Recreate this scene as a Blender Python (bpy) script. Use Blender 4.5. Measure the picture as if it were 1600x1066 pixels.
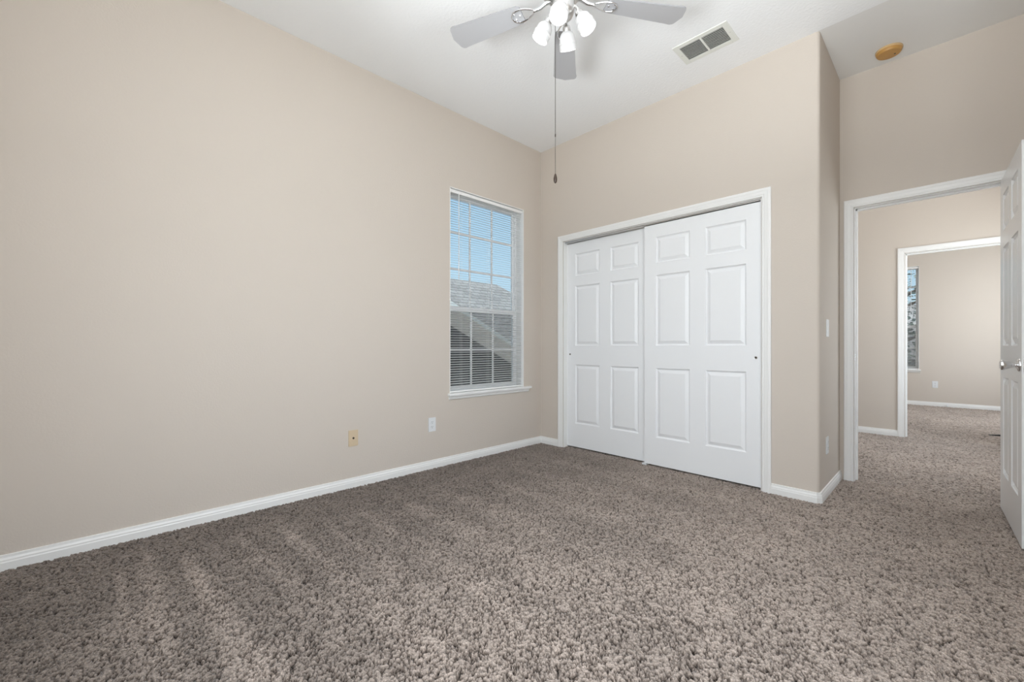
import bpy, bmesh, math, random
import numpy as np
from mathutils import Vector, Matrix

for o in list(bpy.data.objects):
    bpy.data.objects.remove(o, do_unlink=True)
SC = bpy.context.scene
COL = SC.collection
R = math.radians

# ------------------------------------------------------------------ camera
YAW, FPX, V0 = 0.80039596, 661.66, 540.30
CX, CY, CZ = 2.98731, -3.32362, 1.01762
cam_d = bpy.data.cameras.new('camera')
cam = bpy.data.objects.new('camera', cam_d)
COL.objects.link(cam)
cam_d.sensor_fit = 'HORIZONTAL'
cam_d.sensor_width = 36.0
cam_d.lens = FPX * 36.0 / 1600.0
cam_d.shift_y = (V0 - 533.0) / 1600.0
cam_d.clip_start = 0.02
cam.location = (CX, CY, CZ)
cam.rotation_euler = (R(90), 0, YAW)
SC.camera = cam

# ------------------------------------------------------------------ view, world, sun, daylight, fill lamps
SC.view_settings.view_transform = 'Standard'
SC.view_settings.look = 'None'
SC.view_settings.gamma = 1.0
SC.view_settings.use_curve_mapping = False
SC.view_settings.exposure = 0.07
try:
    SC.cycles.max_bounces = 14
    SC.cycles.diffuse_bounces = 8
    SC.cycles.transparent_max_bounces = 24
    SC.cycles.sample_clamp_indirect = 8.0
except Exception:
    pass

world = bpy.data.worlds.new('sky')
SC.world = world
world.use_nodes = True
wn, wl = world.node_tree.nodes, world.node_tree.links
wn.clear()
w_out = wn.new('ShaderNodeOutputWorld')
w_bg = wn.new('ShaderNodeBackground')
w_tc = wn.new('ShaderNodeTexCoord')
w_sep = wn.new('ShaderNodeSeparateXYZ')
w_ramp = wn.new('ShaderNodeValToRGB')
w_ramp.color_ramp.elements[0].position = 0.0
w_ramp.color_ramp.elements[0].color = (0.60, 0.80, 0.93, 1)
w_ramp.color_ramp.elements[1].position = 0.45
w_ramp.color_ramp.elements[1].color = (0.33, 0.58, 0.84, 1)
wl.new(w_tc.outputs['Generated'], w_sep.inputs[0])
wl.new(w_sep.outputs['Z'], w_ramp.inputs[0])
wl.new(w_ramp.outputs[0], w_bg.inputs['Color'])
w_bg.inputs['Strength'].default_value = 1.0
wl.new(w_bg.outputs[0], w_out.inputs[0])


def light(name, kind, loc, energy, color=(1, 1, 1), rot=None, size=None, size_y=None, radius=None, angle=None):
    d = bpy.data.lights.new(name, kind)
    d.energy = energy
    d.color = color
    if kind == 'AREA':
        d.shape = 'RECTANGLE'
        d.size = size
        d.size_y = size_y or size
    if radius is not None:
        d.shadow_soft_size = radius
    if angle is not None:
        d.angle = angle
    o = bpy.data.objects.new(name, d)
    COL.objects.link(o)
    o.location = loc
    if rot is not None:
        o.rotation_euler = rot
    return o


DAY = (0.93, 0.97, 1.0)
light('sunlight', 'SUN', (-8, -6, 12), 7.0, (1, 0.97, 0.92), rot=(R(-22), R(-27), 0), angle=R(0.6))
# daylight through an unseen window behind the camera; the second is an added fill
light('daylight_front', 'AREA', (2.55, -3.83, 1.55), 42, DAY, rot=(R(90), 0, R(4)), size=1.7, size_y=1.8)
light('side_fill', 'AREA', (3.50, -2.70, 1.55), 40, DAY, rot=(R(90), 0, R(90)), size=1.7, size_y=1.8)
# added lamps low outside, aimed up through the two openings onto the ceiling
light('ceiling_fill_front', 'AREA', (2.45, -7.2, -1.9), 1150, DAY, rot=(R(125), 0, 0), size=4.0, size_y=2.5)
light('ceiling_fill_side', 'AREA', (6.9, -2.55, -1.9), 180, DAY, rot=(R(125), 0, R(90)), size=4.0, size_y=2.5)
light('hall_end_fill', 'AREA', (-0.42, 2.0, 1.6), 18, DAY, rot=(R(90), 0, R(-90)), size=1.6, size_y=1.8)  # added area light at the unseen hall end, brightens the hallway
light('far_room_fill', 'AREA', (4.22, 5.2, 1.5), 62, DAY, rot=(R(90), 0, R(90)), size=1.8, size_y=1.8)  # added area light out of view, brightens the far room
light('daylight_hall_right', 'AREA', (3.86, 2.1, 1.35), 28, DAY, rot=(R(90), 0, R(90)), size=1.5, size_y=1.5)
light('hall_fill', 'POINT', (2.9, 1.9, 2.85), 7, (1, 0.98, 0.95), radius=0.12)  # added point light without a fixture, lifts the hall and entry nook

# ------------------------------------------------------------------ helpers


def new_mat(name):
    m = bpy.data.materials.new(name)
    m.use_nodes = True
    nt = m.node_tree
    b = nt.nodes['Principled BSDF']
    return m, nt, b


def coords(nt):
    tc = nt.nodes.new('ShaderNodeTexCoord')
    return tc.outputs['Object']


def plain(name, col, rough=0.5, metal=0.0, spec=0.5, bump=None, var=0.0, vscale=3.0, emit=None, coat=0.0):
    """Principled material with an optional noise bump (scale, strength, distance) and a faint colour variation."""
    m, nt, b = new_mat(name)
    b.inputs['Base Color'].default_value = (*col, 1)
    b.inputs['Roughness'].default_value = rough
    b.inputs['Metallic'].default_value = metal
    b.inputs['Specular IOR Level'].default_value = spec
    if coat:
        b.inputs['Coat Weight'].default_value = coat
    co = coords(nt)
    if var:
        n = nt.nodes.new('ShaderNodeTexNoise')
        n.inputs['Scale'].default_value = vscale
        n.inputs['Detail'].default_value = 3
        nt.links.new(co, n.inputs['Vector'])
        mx = nt.nodes.new('ShaderNodeMix')
        mx.data_type = 'RGBA'
        mx.inputs['A'].default_value = (*[c * (1 - var) for c in col], 1)
        mx.inputs['B'].default_value = (*[min(1, c * (1 + var)) for c in col], 1)
        nt.links.new(n.outputs['Fac'], mx.inputs['Factor'])
        nt.links.new(mx.outputs['Result'], b.inputs['Base Color'])
    if bump:
        n = nt.nodes.new('ShaderNodeTexNoise')
        n.inputs['Scale'].default_value = bump[0]
        n.inputs['Detail'].default_value = 4
        nt.links.new(co, n.inputs['Vector'])
        bp = nt.nodes.new('ShaderNodeBump')
        bp.inputs['Strength'].default_value = bump[1]
        bp.inputs['Distance'].default_value = bump[2]
        nt.links.new(n.outputs['Fac'], bp.inputs['Height'])
        nt.links.new(bp.outputs['Normal'], b.inputs['Normal'])
    if emit:
        b.inputs['Emission Color'].default_value = (*emit[0], 1)
        b.inputs['Emission Strength'].default_value = emit[1]
    return m


M = {}
M['wall'] = plain('painted_wall', (0.59, 0.532, 0.474), 0.75, spec=0.25, bump=(95, 0.22, 0.004), var=0.012, vscale=2)
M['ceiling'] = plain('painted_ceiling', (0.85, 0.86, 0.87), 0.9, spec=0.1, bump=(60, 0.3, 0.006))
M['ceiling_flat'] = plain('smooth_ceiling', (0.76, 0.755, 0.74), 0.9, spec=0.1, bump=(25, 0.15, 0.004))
M['trim'] = plain('white_trim', (0.80, 0.80, 0.79), 0.38, bump=(40, 0.05, 0.001))
M['door'] = plain('white_door_paint', (0.80, 0.81, 0.825), 0.42, bump=(120, 0.05, 0.001))
M['gloss_door'] = plain('glossy_door_paint', (0.78, 0.785, 0.79), 0.25, bump=(60, 0.03, 0.001))
M['vinyl'] = plain('white_vinyl', (0.90, 0.91, 0.92), 0.35, bump=(50, 0.03, 0.001))
M['blind'] = plain('blind_vinyl', (0.84, 0.84, 0.83), 0.4, bump=(40, 0.03, 0.001))
def slat_mat():
    m, nt, b = new_mat('translucent_blind_slats')
    out = nt.nodes['Material Output']
    b.inputs['Base Color'].default_value = (0.86, 0.86, 0.85, 1)
    b.inputs['Roughness'].default_value = 0.4
    t = nt.nodes.new('ShaderNodeBsdfTranslucent')
    t.inputs[0].default_value = (0.9, 0.9, 0.9, 1)
    mx = nt.nodes.new('ShaderNodeMixShader')
    mx.inputs[0].default_value = 0.68
    nt.links.new(b.outputs[0], mx.inputs[1])
    nt.links.new(t.outputs[0], mx.inputs[2])
    nt.links.new(mx.outputs[0], out.inputs['Surface'])
    return m


M['slat'] = slat_mat()
M['plastic'] = plain('white_plastic', (0.72, 0.735, 0.75), 0.35, bump=(80, 0.02, 0.001))
M['almond'] = plain('almond_plastic', (0.60, 0.48, 0.33), 0.4, bump=(80, 0.02, 0.001))
M['yellowed'] = plain('yellowed_plastic', (0.50, 0.27, 0.075), 0.45, var=0.12, vscale=12)
M['yellow_base'] = plain('pale_yellowed_plastic', (0.60, 0.42, 0.22), 0.45, var=0.08, vscale=12)
M['dark'] = plain('dark_hole', (0.012, 0.012, 0.012), 0.8, bump=(50, 0.05, 0.001))
M['duct'] = plain('dark_duct', (0.02, 0.02, 0.018), 0.8, bump=(50, 0.05, 0.001))
M['vent'] = plain('vent_paint', (0.74, 0.75, 0.71), 0.45, bump=(70, 0.04, 0.001))
M['vent_slat'] = plain('vent_slat_paint', (0.45, 0.45, 0.42), 0.5, bump=(70, 0.04, 0.001))
M['chrome'] = plain('chrome', (0.80, 0.80, 0.81), 0.12, metal=1.0, bump=(30, 0.02, 0.001))
M['nickel'] = plain('brushed_nickel', (0.62, 0.61, 0.60), 0.3, metal=1.0, bump=(90, 0.04, 0.001))
M['pull'] = plain('dark_pull_metal', (0.08, 0.07, 0.06), 0.35, metal=0.8, bump=(90, 0.04, 0.001))
M['blade'] = plain('silver_blade', (0.42, 0.42, 0.435), 0.28, spec=0.6, bump=(30, 0.03, 0.001))
M['blade_edge'] = plain('blade_edge', (0.25, 0.25, 0.26), 0.4, bump=(30, 0.03, 0.001))
M['wood_pull'] = plain('dark_wood', (0.028, 0.013, 0.005), 0.4, var=0.3, vscale=60)
M['shingle'] = None
M['fascia'] = plain('white_fascia', (0.78, 0.80, 0.80), 0.6, bump=(8, 0.05, 0.004))
M['soffit'] = plain('pale_soffit', (0.80, 0.76, 0.76), 0.7, bump=(10, 0.05, 0.004))
M['stucco'] = plain('dark_grey_stucco', (0.055, 0.058, 0.066), 0.9, bump=(40, 0.3, 0.01))
M['lawn'] = plain('dry_lawn', (0.20, 0.20, 0.13), 0.95, var=0.4, vscale=4, bump=(30, 0.4, 0.03))
M['bark'] = plain('bark', (0.09, 0.065, 0.045), 0.9, var=0.3, vscale=20, bump=(25, 0.6, 0.02))
M['leaf'] = plain('tree_leaves', (0.13, 0.17, 0.13), 0.6, var=0.5, vscale=5)
M['black_matt'] = plain('matt_black', (0.02, 0.02, 0.02), 0.6, bump=(60, 0.05, 0.001))


def shingle_mat():
    m, nt, b = new_mat('roof_shingles')
    co = coords(nt)
    br = nt.nodes.new('ShaderNodeTexBrick')
    br.inputs['Color1'].default_value = (0.27, 0.25, 0.24, 1)
    br.inputs['Color2'].default_value = (0.38, 0.355, 0.34, 1)
    br.inputs['Mortar'].default_value = (0.10, 0.095, 0.09, 1)
    br.inputs['Scale'].default_value = 1.0
    br.inputs['Brick Width'].default_value = 0.33
    br.inputs['Row Height'].default_value = 0.14
    br.inputs['Mortar Size'].default_value = 0.012
    mp = nt.nodes.new('ShaderNodeMapping')
    mp.inputs['Rotation'].default_value = (0, 0, R(90))
    nt.links.new(co, mp.inputs['Vector'])
    nt.links.new(mp.outputs[0], br.inputs['Vector'])
    nt.links.new(br.outputs['Color'], b.inputs['Base Color'])
    b.inputs['Roughness'].default_value = 0.9
    return m


M['shingle'] = shingle_mat()


def glass_mat():
    m, nt, b = new_mat('window_glass')
    nt.nodes.remove(b)
    out = nt.nodes['Material Output']
    t = nt.nodes.new('ShaderNodeBsdfTransparent')
    t.inputs[0].default_value = (0.96, 0.98, 0.98, 1)
    g = nt.nodes.new('ShaderNodeBsdfGlossy')
    g.inputs['Roughness'].default_value = 0.02
    fr = nt.nodes.new('ShaderNodeFresnel')
    fr.inputs['IOR'].default_value = 1.25
    mx = nt.nodes.new('ShaderNodeMixShader')
    nt.links.new(fr.outputs[0], mx.inputs[0])
    nt.links.new(t.outputs[0], mx.inputs[1])
    nt.links.new(g.outputs[0], mx.inputs[2])
    nt.links.new(mx.outputs[0], out.inputs['Surface'])
    return m


M['glass'] = glass_mat()


def screen_mat():
    m, nt, b = new_mat('insect_screen_mesh')
    nt.nodes.remove(b)
    out = nt.nodes['Material Output']
    t = nt.nodes.new('ShaderNodeBsdfTransparent')
    t.inputs[0].default_value = (1, 1, 1, 1)
    d = nt.nodes.new('ShaderNodeBsdfDiffuse')
    d.inputs[0].default_value = (0.05, 0.05, 0.055, 1)
    mx = nt.nodes.new('ShaderNodeMixShader')
    mx.inputs[0].default_value = 0.30
    nt.links.new(t.outputs[0], mx.inputs[1])
    nt.links.new(d.outputs[0], mx.inputs[2])
    nt.links.new(mx.outputs[0], out.inputs['Surface'])
    return m


M['screen'] = screen_mat()


def shade_mat():
    m, nt, b = new_mat('frosted_lamp_glass')
    b.inputs['Base Color'].default_value = (0.50, 0.50, 0.50, 1)
    b.inputs['Roughness'].default_value = 0.25
    b.inputs['Emission Color'].default_value = (1, 0.99, 0.98, 1)
    b.inputs['Emission Strength'].default_value = 0.14
    return m


M['shade'] = shade_mat()
M['bulb'] = plain('lit_bulb', (1, 1, 1), 0.4, emit=((1, 0.985, 0.965), 7.0))


def carpet_mat():
    m, nt, b = new_mat('cut_pile_carpet')
    co = coords(nt)
    at = nt.nodes.new('ShaderNodeAttribute')
    at.attribute_name = 'tuft'
    ramp = nt.nodes.new('ShaderNodeValToRGB')
    e = ramp.color_ramp.elements
    e[0].position = 0.0
    e[0].color = (0.014, 0.009, 0.006, 1)
    e[1].position = 1.0
    e[1].color = (0.41, 0.344, 0.298, 1)
    e2 = ramp.color_ramp.elements.new(0.5)
    e2.color = (0.18, 0.143, 0.120, 1)
    nt.links.new(at.outputs['Fac'], ramp.inputs[0])
    fine = nt.nodes.new('ShaderNodeTexNoise')
    fine.inputs['Scale'].default_value = 260
    fine.inputs['Detail'].default_value = 2
    nt.links.new(co, fine.inputs['Vector'])
    mr = nt.nodes.new('ShaderNodeMapRange')
    mr.inputs['From Min'].default_value = 0.3
    mr.inputs['From Max'].default_value = 0.7
    mr.inputs['To Min'].default_value = 0.6
    mr.inputs['To Max'].default_value = 1.4
    nt.links.new(fine.outputs['Fac'], mr.inputs['Value'])
    lay_shade = nt.nodes.new('ShaderNodeAttribute')
    lay_shade.attribute_name = 'lay_shade'
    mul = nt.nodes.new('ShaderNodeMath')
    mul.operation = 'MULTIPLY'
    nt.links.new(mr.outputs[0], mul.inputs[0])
    nt.links.new(lay_shade.outputs['Fac'], mul.inputs[1])
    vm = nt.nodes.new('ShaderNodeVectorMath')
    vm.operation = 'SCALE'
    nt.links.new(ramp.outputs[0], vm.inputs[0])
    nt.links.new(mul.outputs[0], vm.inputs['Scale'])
    nt.links.new(vm.outputs[0], b.inputs['Base Color'])
    b.inputs['Roughness'].default_value = 0.95
    b.inputs['Specular IOR Level'].default_value = 0.1
    b.inputs['Sheen Weight'].default_value = 0.15
    b.inputs['Sheen Roughness'].default_value = 0.5
    return m


M['carpet'] = carpet_mat()


def tag(o, label=None, cat=None, group=None, kind=None):
    if label:
        o['label'] = label
    if cat:
        o['category'] = cat
    if group:
        o['group'] = group
    if kind:
        o['kind'] = kind
    return o


def empty(name, loc=(0, 0, 0), rz=0.0):
    o = bpy.data.objects.new(name, None)
    COL.objects.link(o)
    o.location = loc
    o.rotation_euler = (0, 0, rz)
    o.empty_display_size = 0.1
    return o


class MB:
    """Collects shapes into one mesh."""

    def __init__(self):
        self.bm = bmesh.new()

    def box(self, x0, x1, y0, y1, z0, z1):
        v = [self.bm.verts.new(p) for p in ((x0, y0, z0), (x1, y0, z0), (x1, y1, z0), (x0, y1, z0),
                                            (x0, y0, z1), (x1, y0, z1), (x1, y1, z1), (x0, y1, z1))]
        for f in ((0, 3, 2, 1), (4, 5, 6, 7), (0, 1, 5, 4), (1, 2, 6, 5), (2, 3, 7, 6), (3, 0, 4, 7)):
            self.bm.faces.new([v[i] for i in f])
        return self

    def rings(self, rings, closed=True, cap=True):
        """Skin a list of vertex rings (lists of points)."""
        vr = [[self.bm.verts.new(p) for p in r] for r in rings]
        n = len(vr[0])
        for a, b in zip(vr, vr[1:]):
            for i in range(n if closed else n - 1):
                j = (i + 1) % n
                self.bm.faces.new((a[i], a[j], b[j], b[i]))
        if cap:
            self.bm.faces.new(list(reversed(vr[0])))
            self.bm.faces.new(vr[-1])
        return self

    def lathe(self, prof, seg=24, mat=None, cap=True):
        rs = []
        for r, z in prof:
            rs.append([Vector((r * math.cos(2 * math.pi * k / seg), r * math.sin(2 * math.pi * k / seg), z)) for k in range(seg)])
        if mat is not None:
            rs = [[mat @ p for p in r] for r in rs]
        return self.rings(rs, True, cap)

    def tube(self, pts, r, seg=10, cap=True, closed_path=False):
        pts = [Vector(p) for p in pts]
        rad = r if isinstance(r, (list, tuple)) else [r] * len(pts)
        rs = []
        ref = None
        for i, p in enumerate(pts):
            if closed_path:
                t = pts[(i + 1) % len(pts)] - pts[i - 1]
            else:
                t = pts[min(i + 1, len(pts) - 1)] - pts[max(i - 1, 0)]
            t.normalize()
            if ref is None:
                ref = Vector((0, 0, 1)) if abs(t.z) < 0.9 else Vector((1, 0, 0))
            a = (ref - t * ref.dot(t)).normalized()
            ref = a
            b = t.cross(a)
            rs.append([p + (a * math.cos(2 * math.pi * k / seg) + b * math.sin(2 * math.pi * k / seg)) * rad[i] for k in range(seg)])
        if closed_path:
            rs.append(rs[0])
            vr = [[self.bm.verts.new(q) for q in rr] for rr in rs[:-1]]
            vr.append(vr[0])
            for a, b in zip(vr, vr[1:]):
                for i in range(seg):
                    self.bm.faces.new((a[i], a[(i + 1) % seg], b[(i + 1) % seg], b[i]))
            return self
        return self.rings(rs, True, cap)

    def build(self, name, mat, parent=None, smooth=False, bevel=None, label=None, mw=None):
        bmesh.ops.recalc_face_normals(self.bm, faces=self.bm.faces)
        if bevel:
            es = [e for e in self.bm.edges if len(e.link_faces) == 2 and e.calc_face_angle(0) > 0.6]
            bmesh.ops.bevel(self.bm, geom=es, offset=bevel, segments=2, affect='EDGES', profile=0.6)
        me = bpy.data.meshes.new(name)
        self.bm.to_mesh(me)
        self.bm.free()
        if smooth:
            for p in me.polygons:
                p.use_smooth = True
            try:
                me.set_sharp_from_angle(angle=R(42))
            except Exception:
                pass
        me.materials.append(mat)
        o = bpy.data.objects.new(name, me)
        COL.objects.link(o)
        if parent:
            o.parent = parent
        if mw is not None:
            o.matrix_local = mw
        if label:
            o['label'] = label
        return o


def ring_frame(mb, outer, inner, axis, a0, a1):
    """Rectangular frame (u0,u1,v0,v1) with a hole; axis is the depth axis ('x' or 'y')."""
    (u0, u1, v0, v1), (i0, i1, j0, j1) = outer, inner
    for (a, b, c, d) in ((u0, i0, v0, v1), (i1, u1, v0, v1), (i0, i1, v0, j0), (i0, i1, j1, v1)):
        if b - a < 1e-6 or d - c < 1e-6:
            continue
        if axis == 'x':
            mb.box(a0, a1, a, b, c, d)
        else:
            mb.box(a, b, a0, a1, c, d)


# ------------------------------------------------------------------ room dimensions
H = 3.05
XR = 3.42          # right wall
YF = -3.75         # front wall
YA = 0.733         # entry wall, room side
YA2 = 0.85         # entry wall, hall side
XC = 2.409         # closet end wall, alcove side
YH = 3.10          # hall wall
YH2 = 3.22
YB = 6.76          # far room wall
CAR = 0.0          # carpet top

# ------------------------------------------------------------------ walls, ceiling
WIN_Y0, WIN_Y1, WIN_Z0, WIN_Z1 = -1.169, -0.263, 0.606, 2.387


def structure(name, mb, mat, label, cat, bevel=None):
    o = mb.build(name, mat, bevel=bevel)
    return tag(o, label, cat, kind='structure')


mb = MB()
ring_frame(mb, (YF - 0.12, YA2, -0.02, H), (WIN_Y0, WIN_Y1, WIN_Z0 - 0.02, WIN_Z1), 'x', -0.14, 0)
structure('wall_left', mb, M['wall'], 'long beige painted wall holding the near window with blinds', 'wall')

CO0, CO1, COZ = 0.302, 2.074, 2.056   # closet opening
mb = MB()
mb.box(0, CO0, 0, 0.11, -0.02, H)
mb.box(CO0, CO1, 0, 0.11, COZ, H)
rr = 0.022
prof = [(CO1, 0.0)]
for k in range(9):
    a = -math.pi / 2 + k * math.pi / 16
    prof.append((XC - rr + rr * math.cos(a), rr + rr * math.sin(a)))
prof += [(XC, 0.11), (CO1, 0.11)]
mb.rings([[(x, y, -0.02) for x, y in prof], [(x, y, H) for x, y in prof]])
w = structure('wall_back', mb, M['wall'], 'beige wall around the white sliding closet doors', 'wall')
for p_ in w.data.polygons:
    p_.use_smooth = True
w.data.set_sharp_from_angle(angle=R(25))

mb = MB()
mb.box(XC - 0.11, XC, 0.11, YA, -0.02, H)
structure('wall_alcove', mb, M['wall'], 'narrow beige side wall of the entry nook with a light switch', 'wall')

DO0, DO1, DOZ = 2.495, 3.275, 2.052   # entry doorway
mb = MB()
ring_frame(mb, (-0.62, 3.9, -0.02, H), (DO0, DO1, -0.02, DOZ), 'y', YA, YA2)
structure('wall_entry', mb, M['wall'], 'beige wall of the entry nook with the open doorway', 'wall')

mb = MB()
ring_frame(mb, (YF - 0.12, YA, -0.02, H), (-3.55, -1.85, 0.65, 2.45), 'x', XR, XR + 0.12)
structure('wall_right', mb, M['wall'], 'beige wall behind the open panel door', 'wall')

mb = MB()
ring_frame(mb, (-0.14, XR + 0.12, -0.02, H), (1.7, 3.4, 0.65, 2.45), 'y', YF - 0.12, YF)
structure('wall_front', mb, M['wall'], 'beige wall with a window opening opposite the closet', 'wall')

HO0, HO1, HOZ = 2.652, 3.412, 2.044   # hall doorway
mb = MB()
ring_frame(mb, (-0.62, 4.45, -0.02, H), (HO0, HO1, -0.02, HOZ), 'y', YH, YH2)
structure('wall_hall', mb, M['wall'], 'beige hallway wall with the doorway into the far room', 'wall')
mb = MB()
ring_frame(mb, (YA2, YH, -0.02, H), (1.1, 2.9, 0.6, 2.5), 'x', -0.62, -0.5)
structure('wall_hall_end', mb, M['wall'], 'hallway end wall with a window opening', 'wall')
mb = MB()
ring_frame(mb, (YA2, YH, -0.02, H), (1.35, 2.85, 0.6, 2.1), 'x', 3.78, 3.9)
structure('wall_hall_right', mb, M['wall'], 'hallway side wall behind the open door', 'wall')

FW_X0, FW_X1 = 1.731, 2.637
mb = MB()
ring_frame(mb, (0.7, 4.45, -0.02, H), (FW_X0, FW_X1, WIN_Z0 - 0.02, WIN_Z1), 'y', YB, YB + 0.14)
structure('wall_far', mb, M['wall'], 'pinkish beige wall of the far room with a narrow view of a window', 'wall')
mb = MB()
mb.box(0.7, 0.82, YH2, YB, -0.02, H)
structure('wall_far_left', mb, M['wall'], 'side wall of the far room left of its window', 'wall')
mb = MB()
ring_frame(mb, (YH2, YB, -0.02, H), (4.3, 6.1, 0.6, 2.4), 'x', 4.33, 4.45)
structure('wall_far_right', mb, M['wall'], 'side wall of the far room with a window opening', 'wall')

mb = MB()
mb.box(-0.14, XR + 0.12, YF - 0.12, 0, H, H + 0.1)
mb.box(-0.62, XC - 0.05, 0, YA2, H, H + 0.1)
structure('ceiling', mb, M['ceiling'], 'flat white textured bedroom ceiling with the fan', 'ceiling')
mb = MB()
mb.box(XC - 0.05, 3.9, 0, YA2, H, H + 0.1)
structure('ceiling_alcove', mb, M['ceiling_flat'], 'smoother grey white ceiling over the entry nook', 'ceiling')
mb = MB()
mb.box(-0.62, 4.45, YA2, YB + 0.14, H, H + 0.1)
structure('ceiling_hall', mb, M['ceiling'], 'white ceiling over hallway and far room', 'ceiling')

# ------------------------------------------------------------------ carpet floor: a heightfield of tufts
rng = np.random.default_rng(7)


def smooth_noise(x, y, cell, seed):
    """Value noise with cosine interpolation."""
    r = np.random.default_rng(seed)
    gx, gy = x / cell, y / cell
    ix, iy = np.floor(gx).astype(int), np.floor(gy).astype(int)
    ox, oy = ix.min(), iy.min()
    tab = r.random((ix.max() - ox + 3, iy.max() - oy + 3))
    fx, fy = gx - ix, gy - iy
    fx, fy = fx * fx * (3 - 2 * fx), fy * fy * (3 - 2 * fy)
    ix, iy = ix - ox, iy - oy
    return (tab[ix, iy] * (1 - fx) * (1 - fy) + tab[ix + 1, iy] * fx * (1 - fy)
            + tab[ix, iy + 1] * (1 - fx) * fy + tab[ix + 1, iy + 1] * fx * fy)


STROKES = [(-3.40, 0.03, 0.14, 0.5, 0.010, 0.12), (-3.27, 0.02, 0.33, 0.8, 0.014, 0.24), (-3.16, -0.03, 0.22, 1.3, 0.028, 0.20),
           (-3.035, 0.05, 0.33, 1.9, 0.026, 0.26), (-2.80, 0.08, 0.30, 1.3, 0.024, 0.16), (-2.60, 0.05, 0.34, 1.9, 0.030, 0.22),
           (-2.40, 0.02, 0.42, 1.8, 0.034, 0.16), (-2.17, -0.02, 0.40, 2.0, 0.034, 0.18), (-1.92, 0.05, 0.5, 1.8, 0.05, 0.13),
           (-1.60, 0.0, 0.45, 2.0, 0.05, 0.13), (-1.22, 0.04, 0.5, 1.9, 0.05, 0.12), (-0.85, 0.0, 0.5, 2.2, 0.06, 0.10),
           (-0.45, 0.05, 0.5, 2.2, 0.06, 0.10)]


def carpet_patch(x0, x1, y0, y1, step):
    nx, ny = int(round((x1 - x0) / step)) + 1, int(round((y1 - y0) / step)) + 1
    X, Y = np.meshgrid(np.linspace(x0, x1, nx), np.linspace(y0, y1, ny), indexing='ij')
    jit = step * 0.34
    X = X + (rng.random(X.shape) - 0.5) * 2 * jit
    Y = Y + (rng.random(X.shape) - 0.5) * 2 * jit
    X[0], X[-1] = x0, x1
    Y[:, 0], Y[:, -1] = y0, y1
    n1 = rng.random(X.shape)
    t = 0.46 * n1 + 0.54 * smooth_noise(X, Y, 0.0074, 3)
    # mostly pale tuft tips with scattered dark gaps between the yarns
    t = np.clip((t - 0.29) / 0.33, 0, 1)
    Z = CAR - 0.012 + 0.014 * t
    # lay of the pile: soft blotches, shade painted in towards the long wall and pale vacuum strokes square to it
    lay_shade = 1.04 + 0.20 * (smooth_noise(X, Y, 0.33, 11) - 0.5) + 0.17 * (smooth_noise(X, Y, 0.10, 12) - 0.5) + 0.10 * (smooth_noise(X, Y, 0.045, 13) - 0.5)
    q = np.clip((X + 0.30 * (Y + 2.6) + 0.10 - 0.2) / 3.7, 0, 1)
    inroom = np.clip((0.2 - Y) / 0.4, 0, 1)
    lay_shade = lay_shade * (1 - inroom * 0.44 * (1 - q * q * (3 - 2 * q)))
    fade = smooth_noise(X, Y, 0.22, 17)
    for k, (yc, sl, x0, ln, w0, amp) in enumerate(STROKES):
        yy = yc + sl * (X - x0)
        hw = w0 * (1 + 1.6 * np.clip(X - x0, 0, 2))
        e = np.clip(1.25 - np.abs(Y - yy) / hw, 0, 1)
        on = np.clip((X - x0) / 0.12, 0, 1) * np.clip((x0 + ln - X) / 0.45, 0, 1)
        lay_shade = lay_shade + 1.3 * amp * e * on * (0.55 + 0.7 * fade) * 0.9
    V = np.stack([X, Y, Z], -1).reshape(-1, 3)
    idx = np.arange(nx * ny).reshape(nx, ny)
    F = np.stack([idx[:-1, :-1], idx[1:, :-1], idx[1:, 1:], idx[:-1, 1:]], -1).reshape(-1, 4)
    return V, F, t.reshape(-1), lay_shade.reshape(-1)


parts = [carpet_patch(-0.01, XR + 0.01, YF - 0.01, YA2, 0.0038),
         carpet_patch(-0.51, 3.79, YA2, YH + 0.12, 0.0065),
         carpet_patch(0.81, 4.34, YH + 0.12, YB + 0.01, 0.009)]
Vs, Fs, Ts, Ls, off = [], [], [], [], 0
for V, F, t, l in parts:
    Vs.append(V)
    Fs.append(F + off)
    Ts.append(t)
    Ls.append(l)
    off += len(V)
V, F = np.concatenate(Vs), np.concatenate(Fs)
me = bpy.data.meshes.new('floor')
me.vertices.add(len(V))
me.vertices.foreach_set('co', V.astype(np.float32).ravel())
me.loops.add(F.size)
me.loops.foreach_set('vertex_index', F.astype(np.int32).ravel())
me.polygons.add(len(F))
me.polygons.foreach_set('loop_start', (np.arange(len(F)) * 4).astype(np.int32))
me.update(calc_edges=True)
me.validate()
for nm, arr in (('tuft', np.concatenate(Ts)), ('lay_shade', np.concatenate(Ls))):
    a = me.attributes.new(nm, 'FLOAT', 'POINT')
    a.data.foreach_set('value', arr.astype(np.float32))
me.polygons.foreach_set('use_smooth', np.ones(len(F), dtype=bool))
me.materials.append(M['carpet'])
floor = bpy.data.objects.new('floor', me)
COL.objects.link(floor)
tag(floor, 'brown grey speckled cut pile carpet covering the whole floor', 'carpet floor', kind='structure')

# ------------------------------------------------------------------ trim: casings, jambs, baseboards
CAS = [(0.0, 0.0), (0.0, 0.009), (0.006, 0.011), (0.012, 0.0105), (0.016, 0.0125), (0.034, 0.0145), (0.040, 0.0165),
       (0.052, 0.0165), (0.057, 0.014), (0.057, 0.0)]


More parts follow.
